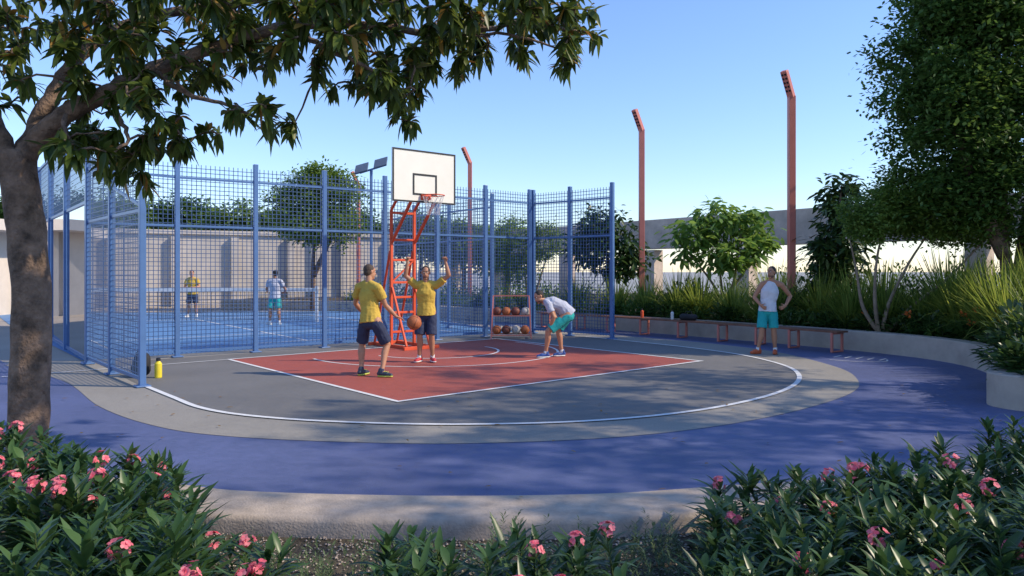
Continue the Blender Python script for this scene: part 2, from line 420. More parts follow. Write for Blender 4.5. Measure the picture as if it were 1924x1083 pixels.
# ================================================================ PLANTER WALL, SOIL, BENCH, PERGOLA
W=catmull([(-13,33),(-8,31.8),(-4.8,29.6),(-2.2,26.6),(.3,24.2),(2.4,22.0),(3.75,20.45),(5.2,18.75),(6.4,17.2),(7.35,15.8),(7.98,14.5),(8.12,13.2),(7.75,11.9),(7.0,10.7),(6.35,9.85),(6.05,9.35),(6.3,8.9),(7.2,8.65),(9,8.5),(13,8.4),(22,8.5)],7)
b=B();Wo=offset(W,.32);n=len(W)
hh=.42
vs=[(p.x,p.y,0) for p in W]+[(p.x,p.y,hh-.015) for p in W]+[(p.x,p.y,hh) for p in offset(W,.015)]+[(p.x,p.y,hh) for p in offset(W,.305)]+[(p.x,p.y,hh-.015) for p in Wo]+[(p.x,p.y,0) for p in Wo]
b.add(vs,[(r_*n+i,r_*n+i+1,(r_+1)*n+i+1,(r_+1)*n+i) for r_ in range(5) for i in range(n-1)])
b.obj('planter_wall',M_conc)
sheet('planter_soil',[(p.x,p.y) for p in offset(W,.2)]+[(26,9),(30,34),(12,44),(-13,44)],.37,M_soil)
r=root('bench')
bp=catmull([(.9,22.7),(2.0,21.5),(3.15,20.3),(4.35,18.9),(5.45,17.5),(6.25,16.4),(6.88,15.4)],6)
b=B()
for o_ in (-.13,0,.13):
    pp=offset(bp,o_); a=offset(pp,.06);c=offset(pp,-.06);n=len(pp)
    vs=[(p.x,p.y,.455) for p in a]+[(p.x,p.y,.455) for p in c]+[(p.x,p.y,.415) for p in c]+[(p.x,p.y,.415) for p in a]
    b.add(vs,[(q*n+i,((q+1)%4)*n+i,((q+1)%4)*n+i+1,q*n+i+1) for q in range(4) for i in range(n-1)]+[(0,n,2*n,3*n),(n-1,2*n-1,3*n-1,4*n-1)])
b.obj('seat',M_seat,r)
b=B()
for idx in (1,6,10,14,18,22,26,30,35):
    p=bp[idx]; t=(bp[min(idx+1,len(bp)-1)]-bp[idx-1]).normalized(); a=V3((-t.y,t.x,0))
    b.axbox(p+a*.17+Z*.21,t,a,Z,.05,.035,.405);b.axbox(p-a*.17+Z*.21,t,a,Z,.05,.035,.405)
    b.axbox(p+Z*.395,t,a,Z,.05,.305,.03); b.axbox(p+Z*.02,t,a,Z,.05,.305,.025)
b.obj('legs',M_pole,r)
r=root('sports_bag',(4.5,18.8,.455)); b=B(); b.capsule((-.14,.1,.08),(.12,-.12,.08),.09,.08,flat=.9); b.obj('bag_body',M_bag,r,smooth=True)
b=B(); b.tube([(-.1,.05,.14),(-.06,.02,.22),(.04,-.05,.22),(.07,-.08,.14)],.01,6); b.obj('bag_handle',M_bag,r)
def bottle(loc,m,h=.26,rad=.042):
    r=root('water_bottle',loc); b=B()
    b.tube([(0,0,0),(0,0,.01),(0,0,h*.7),(0,0,h*.8),(0,0,h*.84)],[rad*.9,rad,rad,rad*.6,rad*.5],16); b.obj('bottle_body',m,r,smooth=False)
    b=B(); b.tube([(0,0,h*.84),(0,0,h*.96),(0,0,h)],[rad*.62,rad*.6,rad*.3],14); b.obj('bottle_cap',M_dark,r)
bottle((3.5,19.9,.455),M_hoop,.24); bottle((4.15,19.15,.455),M_sole,.24)
bottle((-5.62,11.75,.008),M_yel,.32,.055)
r=root('gym_backpack',(-5.95,11.85,.01)); b=B(); b.capsule((0,0,.12),(.02,.03,.3),.17,.13,lat=(1,-.3,0),flat=.72); b.capsule((.03,-.12,.09),(.03,-.11,.17),.11,.1,lat=(1,-.3,0),flat=.5)
b.obj('bag_body',M_bag,r,smooth=True); b=B(); b.tube([(-.06,0,.38),(-.03,0,.45),(.05,0,.45),(.08,0,.38)],.012,6); b.tube([(-.12,.1,.35),(-.2,.16,.2),(-.12,.12,.05)],.015,6); b.obj('straps',M_bag,r)

r=root('concrete_pergola')
pA=V3((5.5,30,0));dl=V3((4.7,-6.3,0));L0=dl.length;pd=dl.normalized();pn_=V3((-pd.y,pd.x,0))
b=B(); b.beam(pA-pd*16+Z*3.17,pA+pd*19+Z*3.17,.55,1.16)
for t in (-1.85,-1.3,-.63,.04,.60,1.0,1.55,2.1):
    b.axbox(pA+dl*t+Z*1.25,pd,pn_,Z,.55,.52,2.6)
b.obj('beam_and_columns',M_conc_d,r,bevel=.01)
r=root('concrete_wall'); b=B(); wa=math.radians(25); wx=V3((math.cos(wa),math.sin(wa),0)); wy=V3((-math.sin(wa),math.cos(wa),0)); wc=V3((-14,37,0))
b.axbox(wc+Z*1.75,wx,wy,Z,16.5,.4,3.5); b.axbox(wc+Z*3.6,wx,wy,Z,16.8,.7,.2)
for t in (-8,-5.3,-2.6,.1,2.8,5.5,8): b.axbox(wc+wx*t-wy*.35+Z*1.7,wx,wy,Z,.35,.3,3.4)
b.obj('wall_body',M_wall,r)
r=root('pavilion_building')
b=B(); b.box((-23.5,29.5,3.4),(10,9,.4)); b.box((-24,30,1.55),(8.5,7.4,3.3)); b.box((-19.2,26.5,1.55),(.4,.4,3.3)); b.box((-19.2,29.5,1.55),(.4,.4,3.3))
b.obj('walls_and_roof',mat('pavilion_render',(.60,.53,.46),.8,.08,2),r)
b=B(); 
for x in (-27,-25,-22.8): b.box((x,26.28,1.3),(1.3,.06,2.4))
b.obj('doors',mat('door_grey',(.10,.09,.085),.5),r)

# ================================================================ LAMPS
def lamp(loc,h,lean):
    r=root('street_lamp',loc); b=B(); w=.17; l=V3(lean)
    b.box((0,0,h/2),(w,w,h)); b.box((0,0,.02),(.34,.34,.04))
    p=V3((0,0,h-.03)); q=p+l
    b.beam(p,q,w,.13); b.obj('post_and_head',M_pole,r,bevel=.01)
    d=l.normalized(); s=V3((-l.y,l.x,0)).normalized(); nn=s.cross(d).normalized()
    if nn.z>0: nn=-nn
    b=B()
    for k in range(5):
        for j in (-.04,.04): b.axbox(p+l*(.28+.15*k)+s*j+nn*.07,d,s,nn,.05,.045,.02)
    b.obj('led_lenses',M_led,r)
for x,y in ((7.18,19),(4.12,23.5),(-1.74,30.6),(-7.9,38)):
    lamp((x,y,0),6.2,(-.27,-.22,.62))
r=root('flood_light',(-4.3,22.6,0)); b=B(); b.tube([(0,0,0),(0,0,4.8)],.045,10); b.beam((-.35,0,4.7),(.45,0,4.95),.05,.05); b.obj('mast',M_fence,r)
b=B()
for x,z in ((-.28,4.83),(.3,5.0)):
    b.axbox((x,-.08,z),V3((.95,-.1,.25)).normalized(),V3((0,.6,.8)),V3((0,-.8,.6)),.42,.34,.07)
b.obj('lamp_heads',mat('lamp_metal',(.12,.15,.2),.35),r,bevel=.01)

# ================================================================ BALL RACK
def ballmesh(c,rad,par,name='ball',m=None):
    b=B(); b.ell(c,V3((rad,0,0)),V3((0,rad,0)),V3((0,0,rad)),20,14); o=b.obj(name,m or M_ball,par,smooth=True)
    b=B(); c=V3(c); R=Matrix.Rotation(.6,3,'X')@Matrix.Rotation(.5,3,'Y')
    for ax in range(3):
        pts=[]
        for t in np.linspace(0,2*math.pi,33):
            v=[0,0,0]; v[ax]=math.cos(t)*rad*1.003; v[(ax+1)%3]=math.sin(t)*rad*1.003; pts.append(c+R@V3(v))
        b.tube(pts,rad*.022,4,cap=False)
    b.obj(name+'_seams',M_dark,par); return o
r=root('ball_rack',(-.02,18.7,0)); b=B()
for x in (-.5,.5):
    b.beam((x,-.3,0.01),(x*.9,0,1.08),.03,.03); b.beam((x,.3,0.01),(x*.9,0,1.08),.03,.03); b.beam((x,-.28,.1),(x,.28,.1),.03,.03)
for z,y in ((.10,.25),(.58,.14)):
    for yy in (-y,y): b.beam((-.5,yy,z),(.5,yy,z),.025,.025)
b.beam((-.45,0,1.08),(.45,0,1.08),.03,.03)
b.obj('frame',M_pole,r)
bm2=mat('ball_white',(.5,.45,.4),.6); bm3=mat('ball_dark',(.16,.045,.03),.6)
for z,yy in ((.22,0),(.68,0)):
    for i in range(4): ballmesh((-.36+.24*i+random.uniform(-.01,.01),yy,z),.115,r,'ball',[M_ball,bm3,bm2,M_ball,bm3,M_ball,bm3,bm2][i+(4 if z>.4 else 0)])

# ================================================================ PEOPLE
wr=bpy.data.textures.new('wrinkles','CLOUDS'); wr.noise_scale=.09; wr.noise_depth=2
def remesh(o,vs,it=4,disp=0):
    m=o.modifiers.new('remesh','REMESH'); m.mode='VOXEL'; m.voxel_size=vs; m.use_smooth_shade=True
    if it: s=o.modifiers.new('smooth','SMOOTH'); s.factor=.5; s.iterations=it
    if disp:
        d=o.modifiers.new('wr','DISPLACE'); d.texture=wr; d.strength=disp; d.mid_level=.5; d.texture_coords='LOCAL'
def lerp(a,b,t): return a+(b-a)*t
def hand(b,w,hd,pn,curl,side):
    hd=V3(hd).normalized();pn=V3(pn);pn=(pn-hd*pn.dot(hd)).normalized();hl=hd.cross(pn)
    b.capsule(w-hd*.02,w+hd*.03,.026,.034,lat=hl,flat=.55); b.capsule(w+hd*.02,w+hd*.078,.034,.038,lat=hl,flat=.38)
    for o,L in ((-.033,.070),(-.011,.082),(.011,.077),(.032,.060)):
        p=w+hd*.076+hl*o; d=(hd+hl*o*4).normalized(); nn=V3(pn)
        for k in range(3):
            d,nn=(d*math.cos(curl)+nn*math.sin(curl)).normalized(),(nn*math.cos(curl)-d*math.sin(curl)).normalized()
            q=p+d*L*(.45,.31,.26)[k]; b.capsule(p,q,.0098-.0008*k,.009-.0008*k,seg=8); p=q
    p=w+hd*.018+hl*side*.026; d=(hd*.62+hl*side*.65+pn*.35).normalized(); q=p+d*.045; b.capsule(p,q,.014,.0115,seg=8)
    d=(d+hd*.4+pn*curl*.5).normalized(); b.capsule(q,q+d*.032,.0115,.009,seg=8)
def person(name,base,J,skin,top,bottom,shoe,sole,hair,beard=None,tank=False,vs=.007,sleeve=.62,shortk=.88):
    r=root(name,base); J={k:(V3(v) if not isinstance(v,(int,float)) else v) for k,v in J.items()}
    lat=(J['shR']-J['shL']).normalized()
    plat=(J['hipR']-J['hipL']).normalized()
    b=B()
    pel=(J['hipL']+J['hipR'])/2
    b.capsule(pel,J['waist'],.135,.128,lat=plat,flat=.75)
    b.capsule(J['waist'],J['chest'],.128,.155,lat=lat,flat=.72)
    nb=J['neck']
    b.capsule(J['chest'],lerp(J['chest'],nb,.75),.155,.11,lat=lat,flat=.68)
    b.capsule(J['shL'],J['shR'],.05,.05)
    for s in 'LR': b.capsule(lerp(nb,J['sh'+s],.2),J['sh'+s],.055,.055)
    hu=J['up'].normalized(); f=J['face']; f=(f-hu*f.dot(hu)).normalized(); l=f.cross(hu)
    hc=J['head']
    b.capsule(nb-hu*.03,hc-hu*.06-f*.015,.062,.054)
    b.ell(hc+hu*.03-f*.012,l*.076,f*.096,hu*.092); b.ell(hc-hu*.04+f*.018,l*.062,f*.070,hu*.082)
    b.capsule(hc-hu*.098+f*.060-l*.012,hc-hu*.098+f*.060+l*.012,.022,.022)
    b.capsule(hc+hu*.012+f*.083,hc-hu*.030+f*.102,.009,.015); b.capsule(hc+hu*.032+f*.074-l*.03,hc+hu*.032+f*.074+l*.03,.013,.013)
    b.capsule(hc-hu*.058+f*.078-l*.016,hc-hu*.058+f*.078+l*.016,.011,.011)
    for s in (-1,1): b.ell(hc+l*s*.077-f*.008,l*.011,f*.018,hu*.032,8,6)
    for s in 'LR':
        sh,el,w=J['sh'+s],J['el'+s],J['wr'+s]
        b.capsule(sh,lerp(sh,el,.45),.055,.050); b.capsule(lerp(sh,el,.45),el,.050,.039)
        b.capsule(el,lerp(el,w,.3),.039,.042); b.capsule(lerp(el,w,.3),w,.042,.026)
        hip,kn,an=J['hip'+s],J['kn'+s],J['an'+s]
        b.capsule(hip,lerp(hip,kn,.4),.09,.082); b.capsule(lerp(hip,kn,.4),kn,.082,.056)
        td=J['toe'+s].normalized()
        cf=lerp(kn,an,.32)-td*.014
        b.capsule(kn,cf,.054,.060); b.capsule(cf,lerp(kn,an,.72),.060,.040); b.capsule(lerp(kn,an,.72),an,.040,.035)
        b.capsule(an,an+td*.05-Z*.03,.035,.03)
        side=1 if s=='L' else -1
        hand(b,w,J['hd'+s],J['pn'+s],J.get('curl'+s,.3),J.get('th'+s,side))
    remesh(b.obj('body',skin,r),vs,4)
    b=B()
    for s in (-1,1): b.ell(hc+hu*.012+f*.079+l*s*.031,l*.014,f*.010,hu*.008,10,8,0); b.ell(hc+hu*.012+f*.0875+l*s*.031,l*.0055,f*.004,hu*.006,8,6,1)
    for s in (-1,1): b.capsule(hc+hu*.032+f*.088+l*s*.016,hc+hu*.034+f*.078+l*s*.046,.005,.004,m=2,seg=8)
    b.obj('eyes_and_brows',[M_eye,M_dark,hair],r,smooth=True)
    b=B(); b.capsule(hc-hu*.060+f*.090-l*.022,hc-hu*.060+f*.090+l*.022,.006,.006,lat=l,seg=8); b.obj('mouth',M_lip,r,smooth=True)
    b=B(); b.ell(hc+hu*.045-f*.024,l*.082,f*.093,hu*.086); b.ell(hc+hu*.0-f*.050,l*.074,f*.058,hu*.072)
    o=b.obj('hair',hair,r); remesh(o,vs,2,.006)
    if beard:
        b=B(); b.ell(hc-hu*.070+f*.019,l*.060,f*.067,hu*.056)
        remesh(b.obj('beard',beard,r),vs,2)
    ax=(J['waist']-pel).normalized(); b=B(); hem=pel+ax*(-.035)
    b.capsule(hem,J['waist'],.188,.160,lat=plat,flat=.84,c1=False,c2=True); b.capsule(J['waist'],J['chest'],.160,.180,lat=lat,flat=.76)
    b.capsule(J['chest'],lerp(J['chest'],nb,.7),.180,.125,lat=lat,flat=.72)
    if tank:
        for s in 'LR': b.capsule(lerp(J['chest'],J['sh'+s],.3),lerp(nb,J['sh'+s],.48)+Z*.01,.075,.045,lat=lat,flat=.9)
    else:
        b.capsule(J['shL'],J['shR'],.066,.066)
        for s in 'LR':
            sh,el=J['sh'+s],J['el'+s]; b.capsule(lerp(nb,sh,.25),sh,.066,.07); b.capsule(sh,lerp(sh,el,sleeve),.072,.074,c2=False)
        b.capsule(nb-hu*.03,nb+hu*.005,.075,.07,c2=False)
    remesh(b.obj('tank_top' if tank else 't_shirt',top,r),vs,5,.022)
    b=B(); b.capsule(pel-Z*.03,lerp(pel,J['waist'],.35),.158,.140,lat=plat,flat=.78)
    for s in 'LR':
        hip,kn=J['hip'+s],J['kn'+s]; b.capsule(hip-Z*.03,lerp(hip,kn,shortk),.098,.103,c2=False)
    remesh(b.obj('shorts',bottom,r),vs,4,.018)
    bu=B();bs=B();bk=B()
    for s in 'LR':
        an=J['an'+s]; td=J['toe'+s]; td=V3((td.x,td.y,0)).normalized(); sl=V3((-td.y,td.x,0)); g_=V3((an.x,an.y,an.z-.085))
        bu.capsule(g_-td*.045+Z*.055,g_+td*.09+Z*.05,.042,.046,lat=sl,flat=.85); bu.capsule(g_+td*.08+Z*.045,g_+td*.165+Z*.038,.046,.036,lat=sl,flat=.72)
        bu.capsule(g_-td*.02+Z*.06,g_-td*.012+Z*.105,.046,.045)
        bs.capsule(g_-td*.05+Z*.017,g_+td*.10+Z*.017,.044,.05,lat=sl,flat=.36); bs.capsule(g_+td*.10+Z*.017,g_+td*.175+Z*.02,.05,.036,lat=sl,flat=.40)
        for k in range(3): bs.capsule(g_+td*(.05+.03*k)+Z*.092-Z*.004*k-sl*.018,g_+td*(.05+.03*k)+Z*.092-Z*.004*k+sl*.018,.005,.005,seg=6)
        bk.capsule(an,an+Z*.05-td*.0,.041,.040,c2=False)
    remesh(bu.obj('shoe_uppers',shoe,r),vs*.9,2); bs.obj('shoe_soles',sole,r,smooth=True); bk.obj('socks',M_sole if sole is not M_soleY else M_navy,r,smooth=True)
    return r
person('man_dribbling',(-2.25,11.9,.012),dict(
 anL=(-.19,.08,.085),anR=(.17,-.10,.085),knL=(-.20,.20,.49),knR=(.23,.08,.50),hipL=(-.13,.06,.90),hipR=(.07,-.05,.89),
 waist=(-.04,.03,1.08),chest=(-.07,.06,1.30),neck=(-.07,.07,1.50),shL=(-.25,.15,1.43),shR=(.11,-.06,1.42),
 elL=(-.33,.28,1.16),elR=(.21,.02,1.14),wrL=(-.24,.47,.99),wrR=(.36,.16,.95),
 head=(-.055,.10,1.675),face=(.75,.62,-.08),up=(0.03,.05,1),toeL=(.45,.9,0),toeR=(.93,-.25,0),
 hdL=(.3,.6,-.4),pnL=(.3,.3,-.8),hdR=(.75,.25,-.25),pnR=(.4,.1,-.8),curlL=.35,curlR=.25,thL=-1,thR=1),M_skin,M_shirtY,M_navy,M_shoeD,M_soleY,M_hairg)
r=root('basketball',(-1.60,12.1,.86)); ballmesh((0,0,0),.122,r)
person('man_celebrating',(-1.6,13.75,.016),dict(
 anL=(-.12,0,.085),anR=(.12,.02,.085),knL=(-.11,-.05,.48),knR=(.11,-.05,.48),hipL=(-.09,.02,.90),hipR=(.10,.02,.90),
 waist=(0,.02,1.08),chest=(0,.0,1.28),neck=(0,.0,1.47),shL=(-.18,0,1.42),shR=(.19,0,1.42),
 elL=(-.37,-.06,1.60),elR=(.43,-.06,1.61),wrL=(-.33,-.08,1.86),wrR=(.37,-.08,1.86),
 head=(.0,-.03,1.655),face=(.05,-1,0),up=(0,-.05,1),toeL=(-.3,-.9,0),toeR=(.3,-.9,0),
 hdL=(.1,-.05,1),pnL=(.4,-.8,0),hdR=(-.1,-.05,1),pnR=(-.4,-.8,0),curlL=1.15,curlR=1.15,thL=-1,thR=1),M_skin2,M_shirtY,M_navy,M_shoeR,M_sole,M_hair,M_beard,shortk=.93)
person('man_bending',(.83,14.55,.012),dict(
 anL=(-.17,-.12,.085),anR=(.16,.12,.085),knL=(-.13,-.16,.52),knR=(.08,.14,.53),hipL=(.26,-.10,.84),hipR=(.30,.10,.85),
 waist=(.16,0,.98),chest=(-.02,0,1.06),neck=(-.17,0,1.10),shL=(-.13,-.19,1.05),shR=(-.11,.19,1.05),
 elL=(-.02,-.25,.80),elR=(.02,.25,.80),wrL=(-.08,-.20,.63),wrR=(.06,.17,.65),
 head=(-.30,-.03,1.185),face=(-.80,-.45,-.25),up=(-.45,-.05,.9),toeL=(-.95,-.25,0),toeR=(-.9,-.35,0),
 hdL=(-.25,.25,-.8),pnL=(.6,.5,-.1),hdR=(-.2,-.2,-.8),pnR=(.7,-.4,-.1),curlL=.4,curlR=.4),M_skin,M_shirtG,M_teal,M_shoeB,M_sole,M_hair,M_beard)
person('man_standing',(5.25,15.2,.006),dict(
 anL=(-.20,-.02,.085),anR=(.14,-.05,.085),knL=(-.13,-.04,.48),knR=(.11,-.06,.48),hipL=(-.08,.03,.90),hipR=(.10,-.01,.90),
 waist=(.02,.02,1.08),chest=(.05,.01,1.28),neck=(.08,.0,1.49),shL=(-.09,.05,1.43),shR=(.27,-.05,1.42),
 elL=(-.24,.10,1.16),elR=(.48,.02,1.18),wrL=(-.16,-.06,1.00),wrR=(.32,-.13,.99),
 head=(.07,-.03,1.67),face=(-.75,-.6,.0),up=(0,0,1),toeL=(-.92,-.35,0),toeR=(-.35,-.9,0),
 hdL=(.3,-.5,-.35),pnL=(.8,.3,0),hdR=(-.6,-.3,-.3),pnR=(-.5,.7,0),curlL=.35,curlR=.35),M_skin2,M_shirtW,M_teal,M_shoeO,M_shoeO,M_hair,M_beard,tank=True)
far=dict(anL=(-.15,0,.085),anR=(.15,0,.085),knL=(-.14,-.05,.48),knR=(.13,-.05,.48),hipL=(-.09,.02,.88),hipR=(.09,.02,.88),
 waist=(0,.02,1.05),chest=(0,-.02,1.25),neck=(0,-.03,1.44),shL=(-.18,-.02,1.38),shR=(.18,-.02,1.38),
 elL=(-.27,-.05,1.10),elR=(.27,-.05,1.12),wrL=(-.15,-.26,1.08),wrR=(.15,-.27,1.1),head=(0,-.06,1.61),face=(.3,-1,0),up=(0,-.05,1),
 toeL=(-.3,-.9,0),toeR=(.3,-.9,0),hdL=(.3,-1,.2),pnL=(.6,0,-.5),hdR=(-.3,-1,.2),pnR=(-.6,0,-.5),curlL=.5,curlR=.5,thL=-1,thR=1)
person('man_on_sports_court',(-11.75,27.2,.006),far,M_skin,M_shirtY,M_navy,M_sole,M_sole,M_hair,vs=.013)
far2=dict(far); far2.update(face=(-.8,.6,0),elR=(.3,.1,1.12),wrR=(.22,.3,1.0),elL=(-.3,.1,1.12),wrL=(-.35,.32,1.05),toeL=(-.7,.6,0),toeR=(-.2,.9,0),head=(0,0,1.61),neck=(0,0,1.44))
person('man_on_sports_court',(-7.5,23.4,.006),far2,M_skin2,M_shirtG,M_teal,M_sole,M_sole,M_hair,vs=.013)

# ================================================================ FOREGROUND TREE
def fg_tree():
    r=root('foreground_tree')
    b=B(); nodes=[]
    def br(pts,r0,r1,seg_=12,wob=.04):
        c=catmull(pts,6); n=len(c)
        c=[p+V3((random.gauss(0,.008),random.gauss(0,.008),random.gauss(0,.006))) for p in c]
        rad=[r0+(r1-r0)*(i/(n-1))**.85 for i in range(n)]
        b.tube(c,rad,seg_,wob=wob)
        for p,q in zip(c,rad): nodes.append((p,q))
    tx,ty=-4.25,6.5
    trunk=catmull([(tx+.02,ty,-.14),(tx,ty,.05),(tx-.0,ty,.5),(tx+.03,ty,1.2),(tx-.0,ty,1.9),(tx-.06,ty,2.35),(tx-.1,ty,2.75)],6)
    n=len(trunk); b.tube(trunk,[.215*(.76+.24*math.exp(-i/3.)) *(1-.12*i/n) for i in range(n)],20,wob=.035)
    br([(tx-.08,ty,2.62),(tx+.05,ty-.02,2.80),(tx+.32,ty-.1,3.02),(tx+.75,ty-.1,3.25),(tx+1.2,ty-.2,3.42),(tx+1.65,ty-.1,3.62),(tx+2.3,ty-.15,3.80),(tx+3.0,ty,3.86),(tx+3.7,ty+.1,3.80),(tx+4.3,ty,3.88),(tx+4.8,ty-.1,3.78)],.105,.012)
    br([(tx-.1,ty,2.6),(tx-.02,ty+.1,2.95),(tx+.15,ty+.2,3.4),(tx+.4,ty+.3,3.8),(tx+1.0,ty+.4,4.1),(tx+2,ty+.5,4.3),(tx+3.2,ty+.3,4.4),(tx+4.2,ty+.3,4.3)],.095,.015)
    br([(tx-.1,ty,2.6),(tx-.28,ty-.05,3.0),(tx-.4,ty-.1,3.5),(tx-.5,ty-.2,4.1),(tx-.4,ty-.4,4.9)],.10,.02)
    br([(tx-.3,ty-.05,3.0),(tx-.8,ty+.2,3.5),(tx-1.5,ty+.4,4.0),(tx-2.4,ty+.5,4.4)],.08,.015)
    br([(tx-.05,ty,2.45),(tx-.35,ty-.15,2.7),(tx-.75,ty-.3,3.1),(tx-1.1,ty-.5,3.6)],.07,.02)
    br([(tx+1.2,ty-.2,3.42),(tx+1.5,ty-.35,3.2),(tx+1.85,ty-.4,3.08),(tx+2.15,ty-.35,2.98)],.032,.008,8)
    br([(tx+.75,ty-.1,3.25),(tx+.95,ty-.3,3.0),(tx+1.05,ty-.35,2.8),(tx+.9,ty-.4,2.65)],.032,.008,8)
    br([(tx+2.3,ty-.15,3.8),(tx+2.7,ty-.4,3.55),(tx+3.1,ty-.45,3.35),(tx+3.35,ty-.4,3.2)],.03,.008,8)
    br([(tx+.4,ty-.1,3.08),(tx+.5,ty-.3,2.9),(tx+.6,ty-.35,2.75)],.03,.008,8)
    br([(tx+3.7,ty+.1,3.8),(tx+4.2,ty-.2,3.72),(tx+4.7,ty-.3,3.55)],.02,.007,8)
    cl=[(-4.2,3.9,.42,20),(-3.55,3.95,.42,22),(-2.95,3.95,.38,22),(-2.35,3.98,.36,22),(-1.7,3.95,.36,22),(-1.04,3.92,.36,24),(-.38,3.9,.34,20),(.18,3.95,.30,16),(.58,3.92,.24,11),
        (.48,3.62,.16,6),(.12,3.66,.14,5),(-.38,3.6,.17,8),(-.85,3.5,.24,12),(-1.32,3.52,.25,13),(-.94,3.2,.17,7),(-1.2,3.22,.15,5),(-1.88,3.55,.2,8),(-2.25,3.66,.2,8),
        (-2.07,2.98,.15,6),(-2.32,3.05,.1,4),(-3.14,3.22,.25,12),(-3.56,3.38,.22,10),(-3.33,2.78,.24,15),(-3.7,2.80,.18,10),(-3.0,2.86,.12,5),(-3.51,2.55,.13,7),(-3.98,3.2,.16,4),(-4.45,3.5,.2,5),(-4.75,3.75,.3,8),
        (-2.65,3.48,.22,8),(-3.0,3.6,.25,8),(-3.92,2.98,.16,5),(-1.6,3.72,.3,9),(-2.6,3.75,.28,9),(-3.35,3.65,.28,8),(-.7,3.7,.25,8),(-4.7,3.2,.2,6),(-4.9,2.9,.2,5),(-2.9,3.1,.18,5)]
    tips=[]
    for x,z,rd,k in cl:
        for _ in range(k):
            v=rdir(1)[0]*rd*random.random()**.4
            tips.append(V3((x+v[0],6.4+random.uniform(-.75,.75),z+v[2]*.85)))
    for _ in range(150): tips.append(V3((random.uniform(-6.3,.6),6.4+random.uniform(-1.2,1.4),random.uniform(4.2,5.1))))
    for _ in range(60): tips.append(V3((random.uniform(-7,-4.6),6.5+random.uniform(-1.2,1.2),random.uniform(3.5,4.6))))
    tips.sort(key=lambda t:min((t-p).length for p,_ in nodes))
    P=[];D=[];N=[];L=[];Wd=[];dr=[]
    for t in tips:
        best=min(nodes,key=lambda q:(t-q[0]).length+ (0.35 if q[1]<.006 else 0))
        p=best[0]; v=t-p; ln=v.length
        mid=p+v*.5+V3((random.gauss(0,.05),random.gauss(0,.05),.06*ln+random.gauss(0,.03)))
        c=[p,p+(mid-p)*.55+V3((0,0,.02)),mid,lerp(mid,t,.6),t]
        rr=[min(best[1]*.7,.016),.011,.009,.007,.005]; b.tube(c,rr,6,wob=0)
        for q,w in zip(c[1:],rr[1:]): nodes.append((q,w))
        k=random.randint(13,19); ax=(t-mid).normalized()
        for i in range(k):
            a=random.uniform(0,2*math.pi); o1=ax.orthogonal().normalized();o2=ax.cross(o1)
            out=o1*math.cos(a)+o2*math.sin(a)
            bp_=t-ax*random.uniform(0,.13)
            d=(out*random.uniform(.5,1)+ax*random.uniform(0,.6)+Z*random.uniform(-.55,.15)).normalized()
            P.append(bp_);D.append(d);N.append((Z*.8+out*.3+V3(rdir(1)[0])*.35));L.append(random.uniform(.11,.185));Wd.append(random.uniform(.046,.066));dr.append(random.uniform(.1,.55))
    b.obj('trunk_and_branches',M_bark,r,smooth=True)
    P,D,N=np.array(P),np.array(D),np.array(N);L=np.array(L);Wd=np.array(Wd);dr=np.array(dr)
    msk=rng.random(len(P))<.05
    leaves('leaves',P[~msk],D[~msk],N[~msk],L[~msk],Wd[~msk],dr[~msk],M_leafA,r)
    leaves('dry_leaves',P[msk],D[msk],N[msk],L[msk],Wd[msk],dr[msk],M_leafAo,r)
fg_tree()

# ================================================================ GENERIC TREES
def tree(name,stems,lobes,ncl,nl,ll,lw,lm,bark,cr,rad=.12,big=False,shell=.5,flat=1.0):
    r=root(name); b=B(); nodes=[]
    for st in stems:
        c=catmull(st,5); n=len(c); b.tube(c,[rad*(1-.75*i/(n-1)) for i in range(n)],9,wob=.05)
        for i,p in enumerate(c):
            if i>n*.35: nodes.append((p,rad*(1-.75*i/(n-1))))
    vol=np.array([l[3]*l[4]*l[5] for l in lobes])**.75; vol/=vol.sum()
    C=[]
    for _ in range(ncl):
        l=lobes[rng.choice(len(lobes),p=vol)]; v=rdir(1)[0]*(shell+(1-shell)*rng.random())
        C.append(V3((l[0]+v[0]*l[3],l[1]+v[1]*l[4],l[2]+v[2]*l[5])))
    C.sort(key=lambda t:min((t-p).length for p,_ in nodes))
    P=[];D=[];N=[]
    step=max(1,ncl//140)
    for i,t in enumerate(C):
        if i%step==0:
            best=min(nodes,key=lambda q:(t-q[0]).length); p=best[0]; mid=(p+t)/2+Z*.08*(t-p).length
            rr=min(best[1]*.6,rad*.3); b.tube([p,mid,t],[rr,rr*.7,rr*.35],5); nodes.append((mid,rr*.7)); nodes.append((t,rr*.35))
        k=int(nl*random.uniform(.5,1.4)); sz=cr*random.uniform(.6,1.3)
        off=rng.normal(size=(k,3))*sz*.5; off[:,2]*=.7*flat
        P.append(np.array(t)[None]+off); d=rdir(k); d[:,2]=d[:,2]*.5-.15; D.append(d+off/sz*.8)
        nn=rdir(k)*.6; nn[:,2]+=.8; N.append(nn)
    P=np.concatenate(P);D=np.concatenate(D);N=np.concatenate(N);n=len(P)
    b.obj('trunk_and_branches',bark,r,smooth=True)
    sc=rng.uniform(.65,1.25,n)
    if big: leaves('leaves',P,D,N,ll*sc,lw*sc,.3,lm,r,fold=.15,st=(0,.3,.7,1),pr=(.1,.8,.9,.05))
    else: quadleaves('leaves',P,D,N,ll*sc,lw*sc,lm,r)
    return r
